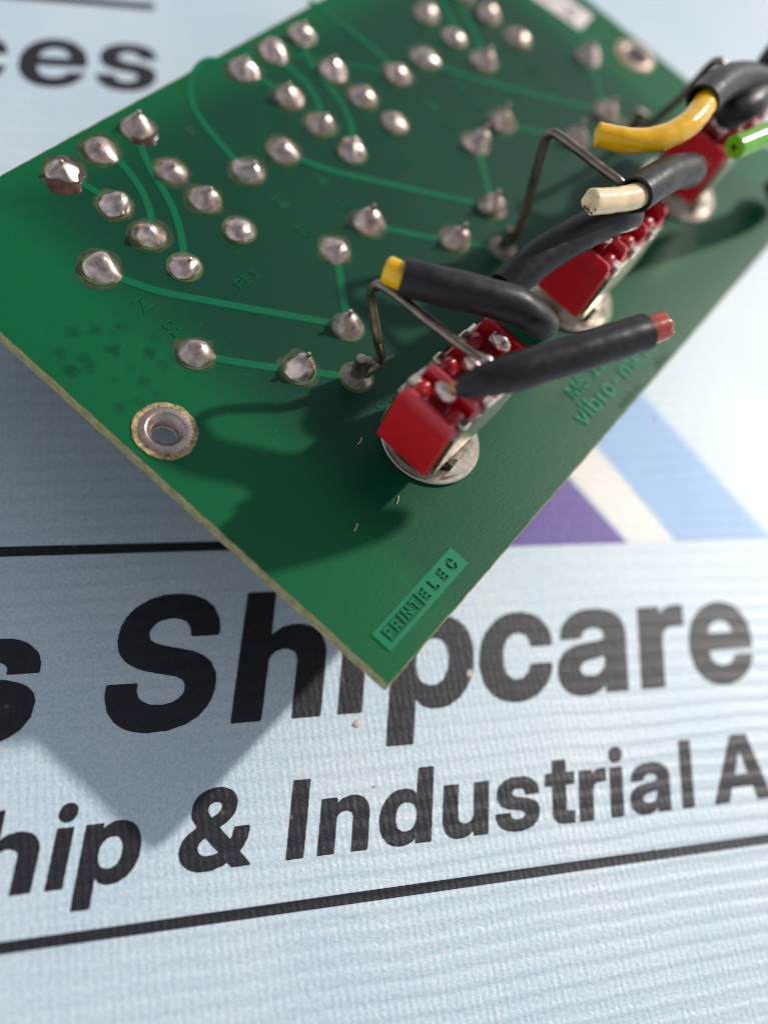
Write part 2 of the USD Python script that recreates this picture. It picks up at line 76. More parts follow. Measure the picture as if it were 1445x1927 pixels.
def cloth(name, color, tint, rough, mottling, spec=0.5):
    """Printed vinyl banner: ribs along the lettering, a fine weave across it and a speckled print."""
    n = {'g': ('geometry', {}), 'mm': ('vector_math', {'math_type': 'multiply', 'vector2': (1000.0,) * 3}),
         'rot': ('vector_rotate', {'rotate_type': 'z_axis', 'angle': -TANG}), 'xyz': ('separate_xyz', {}),
         # coarse ribs, bent by slow noise
         'wob': ('noise_texture', {'scale': 0.022, 'detail': 3}), 'wobm': ('math', {'math_type': 'multiply_add', 'value2': 4.0, 'value3': 0.0}),
         'ry': ('math', {'math_type': 'add'}), 'rk': ('math', {'math_type': 'multiply', 'value2': 2 * math.pi / 2.05}), 'rs': ('math', {'math_type': 'sine'}),
         # fine threads both ways
         'fy': ('math', {'math_type': 'multiply', 'value2': 2 * math.pi / 0.95}), 'fys': ('math', {'math_type': 'sine'}),
         'fx': ('math', {'math_type': 'multiply', 'value2': 2 * math.pi / 0.8}), 'fxs': ('math', {'math_type': 'sine'}),
         'st': ('mapping', {'mapping_type': 'point', 'scale': (1.6, 0.5, 1.0)}), 'sn': ('noise_texture', {'scale': 1.0, 'detail': 3, 'roughness': 0.6}),
         'gr': ('noise_texture', {'scale': 2.4, 'detail': 3, 'roughness': 0.65}),
         'h1': ('math', {'math_type': 'multiply'}), 'ra': ('map_range', {'from_min': 0.35, 'from_max': 0.65, 'to_min': 0.006, 'to_max': 0.036, 'clamp': True}), 'h2': ('math', {'math_type': 'multiply_add', 'value2': 0.006}),
         'h3': ('math', {'math_type': 'multiply_add', 'value2': 0.006}), 'h4': ('math', {'math_type': 'multiply_add', 'value2': 0.045}),
         'h5': ('math', {'math_type': 'multiply_add', 'value2': 0.055}), 'b': ('bump', {'strength': 1.0, 'distance': MM, 'use_object_space': False}),
         'cr': ('rgb_ramp', {'ramp': [(0.36, color), (0.64, tint)]}), 'big': ('noise_texture', {'scale': 0.05, 'detail': 3}),
         'cm': ('math', {'math_type': 'multiply_add', 'value2': mottling}),
         'p': ('principled_bsdf', {'roughness': rough, 'specular_ior_level': spec})}
    l = [('g.position', 'mm.vector1'), ('mm.vector', 'rot.vector'), ('rot.vector', 'xyz.vector'), ('rot.vector', 'wob.vector'), ('wob.fac', 'wobm.value1'),
         ('xyz.y', 'ry.value1'), ('wobm.value', 'ry.value2'), ('ry.value', 'rk.value1'), ('rk.value', 'rs.value1'),
         ('ry.value', 'fy.value1'), ('fy.value', 'fys.value1'), ('xyz.x', 'fx.value1'), ('fx.value', 'fxs.value1'),
         ('rot.vector', 'st.vector'), ('st.vector', 'sn.vector'), ('rot.vector', 'gr.vector'), ('rot.vector', 'big.vector'),
         ('rs.value', 'h1.value1'), ('fys.value', 'h2.value1'), ('h1.value', 'h2.value3'), ('fxs.value', 'h3.value1'), ('h2.value', 'h3.value3'),
         ('sn.fac', 'h4.value1'), ('h3.value', 'h4.value3'), ('gr.fac', 'h5.value1'), ('h4.value', 'h5.value3'), ('h5.value', 'b.height'), ('b.normal', 'p.normal'),
         ('gr.fac', 'cm.value1'), ('cm.value', 'cr.fac'), ('cr.color', 'sp.color1'), ('mm.vector', 'sv.vector'), ('sv.distance', 'sm.value'), ('sm.result', 'sp.fac'), ('sp.color', 'p.base_color')]
    n.update({'sv': ('voronoi_texture', {'scale': 0.21, 'randomness': 1.0}), 'sm': ('map_range', {'from_min': 0.03, 'from_max': 0.075, 'to_min': 0.3, 'to_max': 0.0, 'clamp': True}), 'sp': ('mix', {'color2': (0.42, 0.30, 0.22)})})
    n['bs'] = ('math', {'math_type': 'multiply_add', 'value2': 1.0 - mottling, 'value3': 0.0})
    l += [('wob.fac', 'ra.value'), ('ra.result', 'h1.value2'), ('big.fac', 'bs.value1'), ('bs.value', 'cm.value3')]
    return usdkit.material(stage, '/World/Looks/' + name, n, l, surface='p.BSDF')


def mask_mat(name, dark, light, bump=0.006, painted_rim_and_blotches=True, coat=0.03):
    """Glossy green solder resist with a slightly uneven, dusty surface; light showing through the laminate is painted into the colour, paler along
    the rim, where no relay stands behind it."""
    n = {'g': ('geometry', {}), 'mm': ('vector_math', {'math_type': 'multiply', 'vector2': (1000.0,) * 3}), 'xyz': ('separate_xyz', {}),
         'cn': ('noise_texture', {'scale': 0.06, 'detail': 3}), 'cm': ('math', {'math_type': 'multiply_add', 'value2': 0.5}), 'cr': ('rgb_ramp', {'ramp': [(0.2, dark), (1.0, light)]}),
         'x0': ('map_range', {'range_type': 'smoothstep', 'from_min': 6.0, 'from_max': 19.0, 'to_min': 1.0, 'to_max': 0.0, 'clamp': True}),  # paler tone towards the edges, painted by position for light through the board
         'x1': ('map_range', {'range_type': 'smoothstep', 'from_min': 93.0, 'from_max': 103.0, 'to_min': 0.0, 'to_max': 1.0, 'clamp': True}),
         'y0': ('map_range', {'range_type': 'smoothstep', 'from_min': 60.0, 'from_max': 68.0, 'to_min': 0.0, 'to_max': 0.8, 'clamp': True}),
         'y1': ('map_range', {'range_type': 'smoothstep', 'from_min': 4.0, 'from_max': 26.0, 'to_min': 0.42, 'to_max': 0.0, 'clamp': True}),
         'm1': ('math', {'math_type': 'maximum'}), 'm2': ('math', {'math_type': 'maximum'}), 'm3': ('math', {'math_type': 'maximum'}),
         'wn': ('noise_texture', {'scale': 0.11, 'detail': 2}),
         'st': ('mapping', {'mapping_type': 'point', 'scale': (0.45, 2.4, 1.0)}), 'bn': ('noise_texture', {'scale': 1.5, 'detail': 5, 'roughness': 0.7}),
         'vn': ('noise_texture', {'scale': 6.0, 'detail': 3}), 'am': ('math', {'math_type': 'multiply_add', 'value2': 0.6}),
         'b': ('bump', {'strength': 1.0, 'distance': bump * MM}),
         'dn': ('voronoi_texture', {'scale': 0.75, 'randomness': 1.0}), 'dm': ('map_range', {'from_min': 0.012, 'from_max': 0.04, 'to_min': 0.45, 'to_max': 0.0, 'clamp': True}),
         'dc': ('mix', {'color2': (0.35, 0.42, 0.33)}),
         'p': ('principled_bsdf', {'roughness': 0.38, 'specular_ior_level': 0.2, 'coat_weight': coat, 'coat_roughness': 0.08})}
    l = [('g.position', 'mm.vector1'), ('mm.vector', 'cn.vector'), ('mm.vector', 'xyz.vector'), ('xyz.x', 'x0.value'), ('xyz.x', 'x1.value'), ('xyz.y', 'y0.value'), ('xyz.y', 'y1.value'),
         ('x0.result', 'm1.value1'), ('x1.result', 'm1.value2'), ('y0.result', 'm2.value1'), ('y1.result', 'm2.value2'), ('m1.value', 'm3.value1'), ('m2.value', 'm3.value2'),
         ('cn.fac', 'cm.value1'), ('cm.value', 'cr.fac'), ('mm.vector', 'st.vector'), ('st.vector', 'bn.vector'), ('mm.vector', 'vn.vector'),
         ('vn.fac', 'am.value1'), ('bn.fac', 'am.value3'), ('am.value', 'b.height'), ('b.normal', 'p.normal'), ('b.normal', 'p.coat_normal'),
         ('mm.vector', 'dn.vector'), ('dn.distance', 'dm.value'), ('dm.result', 'dc.fac'), ('cr.color', 'dc.color1'), ('dc.color', 'p.base_color')]
    if painted_rim_and_blotches:
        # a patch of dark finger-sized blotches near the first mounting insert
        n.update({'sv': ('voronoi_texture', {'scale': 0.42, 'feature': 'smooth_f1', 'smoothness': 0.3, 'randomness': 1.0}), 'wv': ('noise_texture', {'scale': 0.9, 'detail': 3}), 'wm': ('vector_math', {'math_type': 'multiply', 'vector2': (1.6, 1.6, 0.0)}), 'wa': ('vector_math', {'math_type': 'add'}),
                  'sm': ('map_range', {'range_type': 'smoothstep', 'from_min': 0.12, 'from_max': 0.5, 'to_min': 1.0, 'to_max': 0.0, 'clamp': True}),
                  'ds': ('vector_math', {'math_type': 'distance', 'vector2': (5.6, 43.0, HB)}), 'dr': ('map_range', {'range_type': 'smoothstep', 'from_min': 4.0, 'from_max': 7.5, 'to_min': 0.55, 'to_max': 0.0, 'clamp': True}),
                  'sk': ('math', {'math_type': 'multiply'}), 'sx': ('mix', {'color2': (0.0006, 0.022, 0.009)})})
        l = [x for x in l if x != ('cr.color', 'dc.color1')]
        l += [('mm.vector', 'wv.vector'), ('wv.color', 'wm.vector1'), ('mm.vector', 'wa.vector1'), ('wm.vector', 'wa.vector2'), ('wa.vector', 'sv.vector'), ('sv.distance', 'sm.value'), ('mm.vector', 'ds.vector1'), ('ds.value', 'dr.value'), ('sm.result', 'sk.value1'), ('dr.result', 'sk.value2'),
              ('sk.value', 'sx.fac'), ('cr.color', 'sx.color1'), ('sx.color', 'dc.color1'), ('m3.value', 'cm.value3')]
    else: n['cm'][1]['value3'] = 0.2
    return usdkit.material(stage, '/World/Looks/' + name, n, l, surface='p.BSDF')


m_sheet = cloth('banner_sheet', (0.40, 0.57, 0.68), (0.68, 0.72, 0.75), 0.45, 0.75, 0.7)
m_ink = cloth('banner_ink', (0.010, 0.010, 0.017), (0.020, 0.019, 0.027), 0.46, 0.8, 0.35)
m_purple = cloth('banner_purple', (0.10, 0.055, 0.29), (0.15, 0.09, 0.36), 0.45, 0.7, 0.35)
m_blue = cloth('banner_blue', (0.26, 0.45, 0.76), (0.36, 0.55, 0.82), 0.45, 0.7, 0.4)
m_cream = cloth('banner_cream', (0.78, 0.72, 0.66), (0.84, 0.80, 0.75), 0.4, 0.7)
m_ground = mat('table', (0.42, 0.40, 0.37), 0.6, var=0.2, var_scale=0.02)
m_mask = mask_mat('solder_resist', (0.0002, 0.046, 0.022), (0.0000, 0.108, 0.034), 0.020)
m_trace = mask_mat('resist_over_copper', (0.0008, 0.125, 0.050), (0.0008, 0.15, 0.058), 0.004, False)
m_bright = mask_mat('resist_over_bold_copper', (0.0006, 0.24, 0.105), (0.0006, 0.28, 0.12), 0.006, False, 0.5)
m_plate = mask_mat('resist_over_plate', (0.0006, 0.19, 0.080), (0.0006, 0.22, 0.092), 0.006, False, 0.35)
m_letter = mask_mat('resist_over_lettering', (0.001, 0.085, 0.032), (0.001, 0.11, 0.042), 0.004, False)
m_fr4 = mat('laminate', (0.28, 0.245, 0.11), 0.65, var=0.4, var_scale=1.0, bump=0.07, bump_scale=4)
m_padring = mat('bare_laminate_ring', (0.075, 0.11, 0.03), 0.35, var=0.3, var_scale=2.5, coat=0.4)
m_solder = mat('solder', (0.66, 0.51, 0.455), 0.31, metal=1.0, var=0.34, var_scale=0.8, bump=0.035, bump_scale=1.4, rough_var=0.12)
m_solder_dull = mat('dull_solder', (0.52, 0.41, 0.365), 0.42, metal=1.0, var=0.38, var_scale=0.9, bump=0.05, bump_scale=1.8, rough_var=0.12)
m_solder_grey = mat('bright_solder', (0.68, 0.545, 0.49), 0.24, metal=1.0, var=0.32, var_scale=0.7, bump=0.03, bump_scale=1.2, rough_var=0.1)
SOLDERS = (m_solder, m_solder_dull, m_solder, m_solder_grey, m_solder_dull)
m_haze = mat('thin_flux_film', (0.030, 0.055, 0.018), 0.30, var=0.5, var_scale=0.9, coat=0.3)
m_tin = mat('dull_tinned_steel', (0.30, 0.26, 0.22), 0.36, metal=1.0, var=0.25, var_scale=1.4, bump=0.012, bump_scale=4, rough_var=0.1)
m_lead = mat('tarnished_lead', (0.26, 0.205, 0.165), 0.34, metal=1.0, var=0.3, var_scale=0.6, rough_var=0.1, bump=0.01, bump_scale=3)
m_nickel = mat('nickel', (0.64, 0.56, 0.47), 0.20, metal=1.0, var=0.06, var_scale=0.8, bump=0.004, bump_scale=3, rough_var=0.05)
m_eyelet = mat('eyelet_metal', (0.47, 0.37, 0.33), 0.36, metal=1.0, var=0.15, var_scale=1.5, bump=0.01, bump_scale=6, rough_var=0.08)
m_lacq = mat('aged_lacquer', (0.38, 0.29, 0.13), 0.42, var=0.85, var_scale=1.5, bump=0.12, bump_scale=3.2)
m_red = mat('red_plastic', (0.41, 0.0035, 0.011), 0.34, var=0.12, var_scale=0.8, bump=0.01, bump_scale=3, coat=0.4, sss=0.06)
m_sleeve = mat('black_sleeve', (0.013, 0.012, 0.014), 0.40, var=0.35, var_scale=0.7, bump=0.03, bump_scale=1.1, rough_var=0.08, spec=0.32)
m_bore = mat('sleeve_bore', (0.02, 0.016, 0.014), 0.6)
m_yellow = mat('yellow_wire', (0.86, 0.46, 0.0), 0.18, coat=0.5, var=0.1, var_scale=0.6, bump=0.01, bump_scale=1.5)
m_white = mat('cream_wire', (0.82, 0.62, 0.36), 0.22, coat=0.4, var=0.1, var_scale=0.6, bump=0.015, bump_scale=1.5)
m_orange = mat('red_wire', (0.40, 0.04, 0.018), 0.28, coat=0.3, var=0.3, var_scale=0.9, bump=0.03, bump_scale=1.5)
m_green = mat('green_wire', (0.14, 0.46, 0.006), 0.24, coat=0.4, var=0.1, var_scale=0.6)
m_char = mat('charred_end', (0.05, 0.02, 0.008), 0.6, var=0.6, var_scale=3, bump=0.1, bump_scale=4)
m_copper = mat('copper_strand', (0.85, 0.42, 0.20), 0.3, metal=1.0)
m_flux = mat('flux_residue', (0.055, 0.018, 0.006), 0.22, coat=0.6, var=0.6, var_scale=1.2, bump=0.08, bump_scale=2)
m_paper = mat('paper_label', (0.80, 0.70, 0.68), 0.5, var=0.05, var_scale=0.8)
m_pen = mat('pen_ink', (0.20, 0.12, 0.13), 0.5)
m_dark = mat('relay_case', (0.02, 0.02, 0.022), 0.4)
m_chip = mat('pale_chip', (0.66, 0.50, 0.38), 0.6, var=0.3, var_scale=2)
m_dust = mat('dust_fibre', (0.55, 0.45, 0.28), 0.7)
m_spot = mat('dark_stain', (0.0008, 0.058, 0.018), 0.36)

# ------------------------------------------------------------------ helpers
used = {}


def numbered(parent, name):
    k = used.get((parent, name), 0); used[(parent, name)] = k + 1
    return f'{parent}/{name}' + (f'_{k:03d}' if k else '')


def tag(prim, label=None, cat=None, group=None, kind=None):
    for k, v in (('label', label), ('category', cat), ('group', group), ('kind', kind)):
        if v: prim.SetCustomDataByKey(k, v)
    return prim


def thing(name, label, cat, base=(0, 0, 0), group=None):
    """An Xform at the thing's base (millimetres, board frame); its parts are given in the board frame and shifted."""
    x = UsdGeom.Xform.Define(stage, numbered('/World', name))
    x.AddTranslateOp().Set(Gf.Vec3d(*[float(v) for v in (np.array(base) + [0, 0, HB]) * MM]))
    p = x.GetPrim(); tag(p, label, cat, group)
    p.SetCustomDataByKey('label', label)
    BASE[str(p.GetPath())] = np.array(base, float)
    return p


BASE = {}


def part(parent, name, mesh, m, smooth=40, label=None, kind=None):
    path = str(parent.GetPath())
    top = '/'.join(path.split('/')[:3])
    v, f, _ = meshkit.arrays(mesh, False)
    tm = trimesh.Trimesh((v - BASE[top]) * MM, f, process=False)
    g = usdkit.mesh(stage, numbered(path, name), tm, m, smooth=smooth)
    return tag(g.GetPrim(), label=label, kind=kind)


def joined(*ms):
    return trimesh.util.concatenate([m if isinstance(m, trimesh.Trimesh) else trimesh.Trimesh(*m, process=False) for m in ms])


def cbox(lo, hi, ch=0.3):
    """A box with chamfered edges."""
    lo, hi = np.array(lo, float), np.array(hi, float)
    pts = []
    for i in np.ndindex(2, 2, 2):
        c = np.where(np.array(i) == 0, lo, hi); s = np.where(np.array(i) == 0, 1, -1)
        for k in range(3):
            q = c.copy()
            for j in range(3):
                if j != k: q[j] += s[j] * ch
            pts.append(q)
    return trimesh.convex.convex_hull(np.array(pts))


def lathe(profile, n=32, center=(0, 0, 0), cap=True):
    m = trimesh.creation.revolve(np.array(profile, float), sections=n)
    m.apply_translation(center)
    return m


def spline(points, step=0.35):
    """Centripetal Catmull-Rom through the points, resampled evenly."""
    p = np.array(points, float)
    if len(p) == 2: p = np.vstack([p[0], p.mean(0), p[1]])
    q = np.vstack([2 * p[0] - p[1], p, 2 * p[-1] - p[-2]])
    out = []
    for i in range(1, len(q) - 2):
        a, b, c, d = q[i - 1:i + 3]
        t = [0]
        for u, v in ((a, b), (b, c), (c, d)): t.append(t[-1] + max(np.linalg.norm(v - u), 1e-6) ** 0.5)
        for s in np.linspace(t[1], t[2], 14, endpoint=False):
            A1 = (t[1] - s) / (t[1] - t[0]) * a + (s - t[0]) / (t[1] - t[0]) * b
            A2 = (t[2] - s) / (t[2] - t[1]) * b + (s - t[1]) / (t[2] - t[1]) * c
            A3 = (t[3] - s) / (t[3] - t[2]) * c + (s - t[2]) / (t[3] - t[2]) * d
            B1 = (t[2] - s) / (t[2] - t[0]) * A1 + (s - t[0]) / (t[2] - t[0]) * A2
            B2 = (t[3] - s) / (t[3] - t[1]) * A2 + (s - t[1]) / (t[3] - t[1]) * A3
            out.append((t[2] - s) / (t[2] - t[1]) * B1 + (s - t[1]) / (t[2] - t[1]) * B2)
    out.append(p[-1]); out = np.array(out)
    L = np.r_[0, np.cumsum(np.linalg.norm(np.diff(out, axis=0), axis=1))]
    s = np.linspace(0, L[-1], max(4, int(L[-1] / step)))
    return np.stack([np.interp(s, L, out[:, k]) for k in range(3)], 1)


def frames(p):
    t = np.gradient(p, axis=0); t /= np.linalg.norm(t, axis=1, keepdims=True)
    a = np.cross(t[0], [0, 0, 1.0]); a /= np.linalg.norm(a)
    A = [a]
    for k in range(1, len(p)):
        a = a - t[k] * (a @ t[k]); a /= np.linalg.norm(a); A.append(a)
    A = np.array(A); return t, A, np.cross(t, A)


def rings(centres, A, B, radii, sides=20, close=True, squash=None):
    ang = np.arange(sides) * 2 * np.pi / sides
    r = np.broadcast_to(np.asarray(radii, float).reshape(len(centres), -1), (len(centres), sides if np.ndim(radii) > 1 else 1))
    v = centres[:, None] + r[..., None] * (np.cos(ang)[None, :, None] * A[:, None] + np.sin(ang)[None, :, None] * B[:, None])
    n = len(centres); i, j = np.meshgrid(np.arange(n - 1), np.arange(sides), indexing='ij')
    a, b, c, d = i * sides + j, i * sides + (j + 1) % sides, (i + 1) * sides + (j + 1) % sides, (i + 1) * sides + j
    f = [np.stack([a, b, c], -1).reshape(-1, 3), np.stack([a, c, d], -1).reshape(-1, 3)]
    v = v.reshape(-1, 3)
    if close:
        v = np.vstack([v, centres[0], centres[-1]]); k = np.arange(sides)
        f += [np.stack([np.full(sides, n * sides), (k + 1) % sides, k], 1), np.stack([np.full(sides, n * sides + 1), (n - 1) * sides + k, (n - 1) * sides + (k + 1) % sides], 1)]
    return trimesh.Trimesh(v, np.vstack(f), process=False)


def rod(points, r, sides=16, round_ends=True, seed=0, rough=0.0, raw=False, torn=0.0):
    """A solid round wire with softened ends."""
    p = np.array(points, float) if raw else spline(points)
    t, A, B = frames(p)
    rad = np.full(len(p), float(r))
    if rough: rad = rad * (1 + rough * (meshkit.fbm(np.c_[np.arange(len(p)) * 0.23, np.zeros(len(p)), np.zeros(len(p))], 3, seed) - 0.5) * 2)
    if round_ends:
        e = 0.35 * r
        P = [p[0] - t[0] * e * 0.0]; 
        p = np.vstack([p[0], p[0] + t[0] * 0.02, p, p[-1] - t[-1] * 0.02, p[-1]])
        A = np.vstack([A[0], A[0], A, A[-1], A[-1]]); B = np.vstack([B[0], B[0], B, B[-1], B[-1]])
        p[2] = p[1] + t[0] * 0.3 * e; p[-3] = p[-2] - t[-1] * 0.3 * e
        rad = np.r_[rad[0] * 0.8, rad[0] * 0.93, rad, rad[-1] * 0.93, rad[-1] * 0.8]
    m = rings(p, A, B, rad, sides)
    if torn:                                   # the far end is cut unevenly
        n = len(p); q = m.vertices.view(np.ndarray).copy()
        w = torn * (meshkit.fbm(np.c_[np.cos(np.arange(sides) * 2 * np.pi / sides) * 1.7, np.sin(np.arange(sides) * 2 * np.pi / sides) * 1.7, np.full(sides, seed)], 3, seed) - 0.5) * 2
        for k in (1, 2, 3): q[(n - k) * sides:(n - k + 1) * sides] += t[-1] * w[:, None]
        q[-1] -= t[-1] * torn * 0.5
        m = trimesh.Trimesh(q, m.faces, process=False)
    return m


def sleeve(points, r, seed=0, pinch=1.0, taper=0.0, wall=0.35, depth=2.5, sides=28, flat=0.0):
    """Shrink sleeve: closed, squeezed end at the first point, open mouth with a wall at the last one."""
    p = spline(points, 0.3); t, A, B = frames(p); n = len(p)
    s = np.r_[0, np.cumsum(np.linalg.norm(np.diff(p, axis=0), axis=1))]
    ang = np.arange(sides) * 2 * np.pi / sides
    grid = np.stack([np.repeat(s[:, None] * 0.62, sides, 1), np.cos(ang)[None] * 1.1 + 0 * s[:, None], np.sin(ang)[None] * 1.1 + 0 * s[:, None]], -1)
    lump = 1 + 0.07 * (meshkit.fbm(grid, 3, seed) - 0.5)
    prof = 1 - pinch * 0.75 * np.exp(-(s / (0.42 * r)) ** 1.3)
    prof = prof * (1 - taper * np.exp(-(s / 3.2) ** 2))
    lump = 1 + (lump - 1) * (1 + 3.0 * np.exp(-(s / 4.0) ** 2))[:, None]
    rad = r * prof[:, None] * lump
    # lightly oval where it is squeezed over the joint
    rad = rad * (1 + flat * np.exp(-((s - 2.5) / 2.5) ** 2)[:, None] * np.cos(2 * ang)[None])
    outer = [(p[k], A[k], B[k], rad[k]) for k in range(n)]
    lip = rad[-1]
    seq = outer + [(p[-1] + t[-1] * 0.08, A[-1], B[-1], lip - wall * 0.35), (p[-1] + t[-1] * 0.06, A[-1], B[-1], lip - wall * 0.8)]
    k = n - 1
    while k > 0 and s[-1] - s[k] < depth:
        seq.append((p[k], A[k], B[k], rad[k] - wall)); k -= 1
    return rings(np.array([q[0] for q in seq]), np.array([q[1] for q in seq]), np.array([q[2] for q in seq]), np.array([q[3] for q in seq]), sides)


def extrude(poly, z0, z1):
    ms = [trimesh.creation.extrude_polygon(g, z1 - z0, engine='earcut') for g in getattr(poly, 'geoms', [poly]) if g.area > 1e-9]
    m = trimesh.util.concatenate(ms); m.apply_translation((0, 0, z0)); return m


def mound(poly, z0, h, bevel):
    """A flat ridge with sloped flanks, such as resist over a copper track."""
    ms = []
    for g in getattr(poly, 'geoms', [poly]):
        base = extrude(g, z0 - 0.02, z0 + h * 0.5)
        ms.append(base)
        top = g.buffer(-bevel)
        if not top.is_empty: ms.append(extrude(top, z0 + h * 0.45, z0 + h))
    return joined(*ms)


def glyph_poly(ch):
    adv, polys = GLYPHS[ch]
    return adv, unary_union([Polygon(p[0], p[1:]).buffer(0) for p in polys])


def text_poly(text, height):
    """Upright lettering in the xy plane with capitals of the height, its start at the origin."""
    x, out = 0, []
    for ch in text:
        if ch == ' ': x += 80; continue
        adv, g = glyph_poly(ch); out.append(affinity.translate(g, x, 0)); x += adv
    return affinity.scale(unary_union(out), height / 218, height / 218, origin=(0, 0))


# ================================================================== the setting: table and banner
g = trimesh.creation.box((3000, 3000, 20)); g.apply_translation((0, 0, -HB - 0.46 - 10))
gp = usdkit.mesh(stage, '/World/table_top', trimesh.Trimesh((g.vertices + [0, 0, HB]) * MM, g.faces, process=False), m_ground)
tag(gp.GetPrim(), kind='structure')

ban = thing('printed_banner', 'pale blue ribbed vinyl banner printed with large black lettering, lying under the circuit board', 'banner', (0, 0, -HB - 0.45))
sheet = extrude(affinity.rotate(sbox(-260, -220, 420, 320), math.degrees(TANG), origin=(0, 0)), -HB - 0.45, -HB)
part(ban, 'sheet', sheet, m_sheet, smooth=False)


def on_banner(poly, extra=0.0):
    c, s = math.cos(TANG + extra), math.sin(TANG + extra)
    poly = affinity.affine_transform(poly, [c, -s, s, c, 0, 0])
    k = (91.92 + HB) / (91.92 + 19.5)          # the print was measured for a gap of 19.5 mm: the same size seen at the real gap
    return affinity.affine_transform(poly, [k, 0, 0, k, C[0] * (1 - k), C[1] * (1 - k)])


def flat_print(name, poly, m, z=0.03, label=None):
    return part(ban, name, extrude(poly, -HB + 0.001, -HB + z), m, smooth=False, label=label)


def frayed_edge(poly, seed, amp=0.03):
    """Ink stepping over the threads: the outline wanders by about a tenth of a millimetre."""
    def ring(c):
        p = np.array(LineString(c).segmentize(0.35).coords)[:-1]
        w = [(meshkit.fbm(np.c_[p * 2.6, np.full(len(p), k)], 3, seed + k) - 0.5) * 2 * amp * 1.6 for k in (1, 2)]
        return np.c_[p[:, 0] + w[0], p[:, 1] + w[1]]
    out = [Polygon(ring(g.exterior.coords), [ring(i.coords) for i in g.interiors]).buffer(0) for g in getattr(poly, 'geoms', [poly])]
    return unary_union(out)


def letters(spec, n0, cap, shear=0.235, extra=0.0, weight=0.0):
    for ch, x0, x1 in spec:
        _, gl = glyph_poly(ch)
        b = gl.bounds; k = cap / 218
        gl = affinity.affine_transform(gl, [(x1 - x0) / (b[2] - b[0]), 0, 0, k, x0 - b[0] * (x1 - x0) / (b[2] - b[0]), 0])
        if weight: gl = gl.buffer(weight)
        gl = affinity.affine_transform(gl, [1, shear, 0, 1, 0, n0])
        flat_print('letter', on_banner(frayed_edge(gl, int(100 * x0) % 97), extra), m_ink)


letters([('s', -43, -33), ('S', -25.6, -14.2), ('h', -11.5, -1.7), ('i', 0.5, 3.3), ('p', 6.8, 17.0), ('c', 18.2, 27.7), ('a', 28.9, 38.4), ('r', 40.7, 47.3), ('e', 48.3, 57.8)], 2.85, 14.8, weight=0.22)
letters([('h', -38.6, -32.8), ('i', -31.4, -29.8), ('p', -28.5, -22.9), ('&', -18.7, -11.3), ('I', -7.3, -5.6), ('n', -3.9, 1.5), ('d', 2.9, 8.9), ('u', 10.4, 15.8), ('s', 16.9, 22.3),
         ('t', 23.2, 26.9), ('r', 27.7, 31.2), ('i', 31.8, 33.5), ('a', 34.6, 40.0), ('l', 41.8, 43.3), ('A', 46.5, 54.7)], -12.2, 7.9, weight=0.12)
ex = math.radians(5.4)
# the upper words run at a slight angle to the lower ones: their coordinates are turned back by it
cs, sn = math.cos(ex), math.sin(ex)
u0 = lambda s, n: (s * cs + n * sn, -s * sn + n * cs)
a0 = u0(-27, 95.6)
letters([('c', a0[0] - 17, a0[0] - 7.4), ('e', a0[0] - 5.8, a0[0] + 3.6), ('s', a0[0] + 5.0, a0[0] + 13.6)], a0[1], 12.9, 0.235, ex)
rule = lambda s0, s1, n0, n1, w: Polygon([(s0, n0 - w / 2), (s1, n1 - w / 2), (s1, n1 + w / 2), (s0, n0 + w / 2)])
flat_print('rule_line', on_banner(rule(-120, 18, 23.75, 23.95, 1.2)), m_ink)
flat_print('rule_line', on_banner(rule(-150, 130, -16.6, -17.3, 1.1)), m_ink)
flat_print('rule_line', on_banner(rule(-120, -12.3, 104.5, 114.8, 1.5)), m_ink)
for i, (x, y, r) in enumerate(D['chips']):
    c = trimesh.creation.icosphere(2, 1.0); c.vertices *= (1 + 0.8 * (meshkit.fbm(c.vertices * 1.4 + 3 * i, 3, i) - 0.5))[:, None] * np.array([r, r * 0.7, 0.10]) * 0.62; c.apply_translation((x, y, -HB + 0.14))
    part(ban, 'paint_chip', c, m_chip, smooth=50)
flat_print('logo_stripe', on_banner(Polygon([(14.5, 22.8), (44.3, 22.8), (29.4, 46.4)])), m_purple, label='purple triangle of the printed emblem')
flat_print('logo_stripe', on_banner(Polygon([(45.0, 22.9), (51.6, 22.9), (29.8, 62.0), (29.6, 47.2)])), m_cream, label='cream band of the printed emblem')
flat_print('logo_stripe', on_banner(Polygon([(52.2, 22.9), (68.2, 22.9), (44.0, 63.5), (30.2, 63.0)])), m_blue, label='light blue band of the printed emblem')

# ================================================================== circuit board
LX, LY, TH = 108.4, 67.8, 1.6
rng = np.random.RandomState(4)
pcb = thing('circuit_board', 'green printed circuit board with rows of soldered joints, raised above the banner', 'circuit board', (0, 0, -TH))


def ragged(a, b, nrm, amp, step=0.5, seed=0):
    n = int(np.hypot(b[0] - a[0], b[1] - a[1]) / step)
    t = np.linspace(0, 1, n, endpoint=False)
    w = (meshkit.fbm(np.c_[t * n * step * 0.8, np.zeros(n), np.zeros(n)], 4, seed) - 0.5) * 2 * amp
    return [(a[0] + (b[0] - a[0]) * u + nrm[0] * q, a[1] + (b[1] - a[1]) * u + nrm[1] * q) for u, q in zip(t, w)]


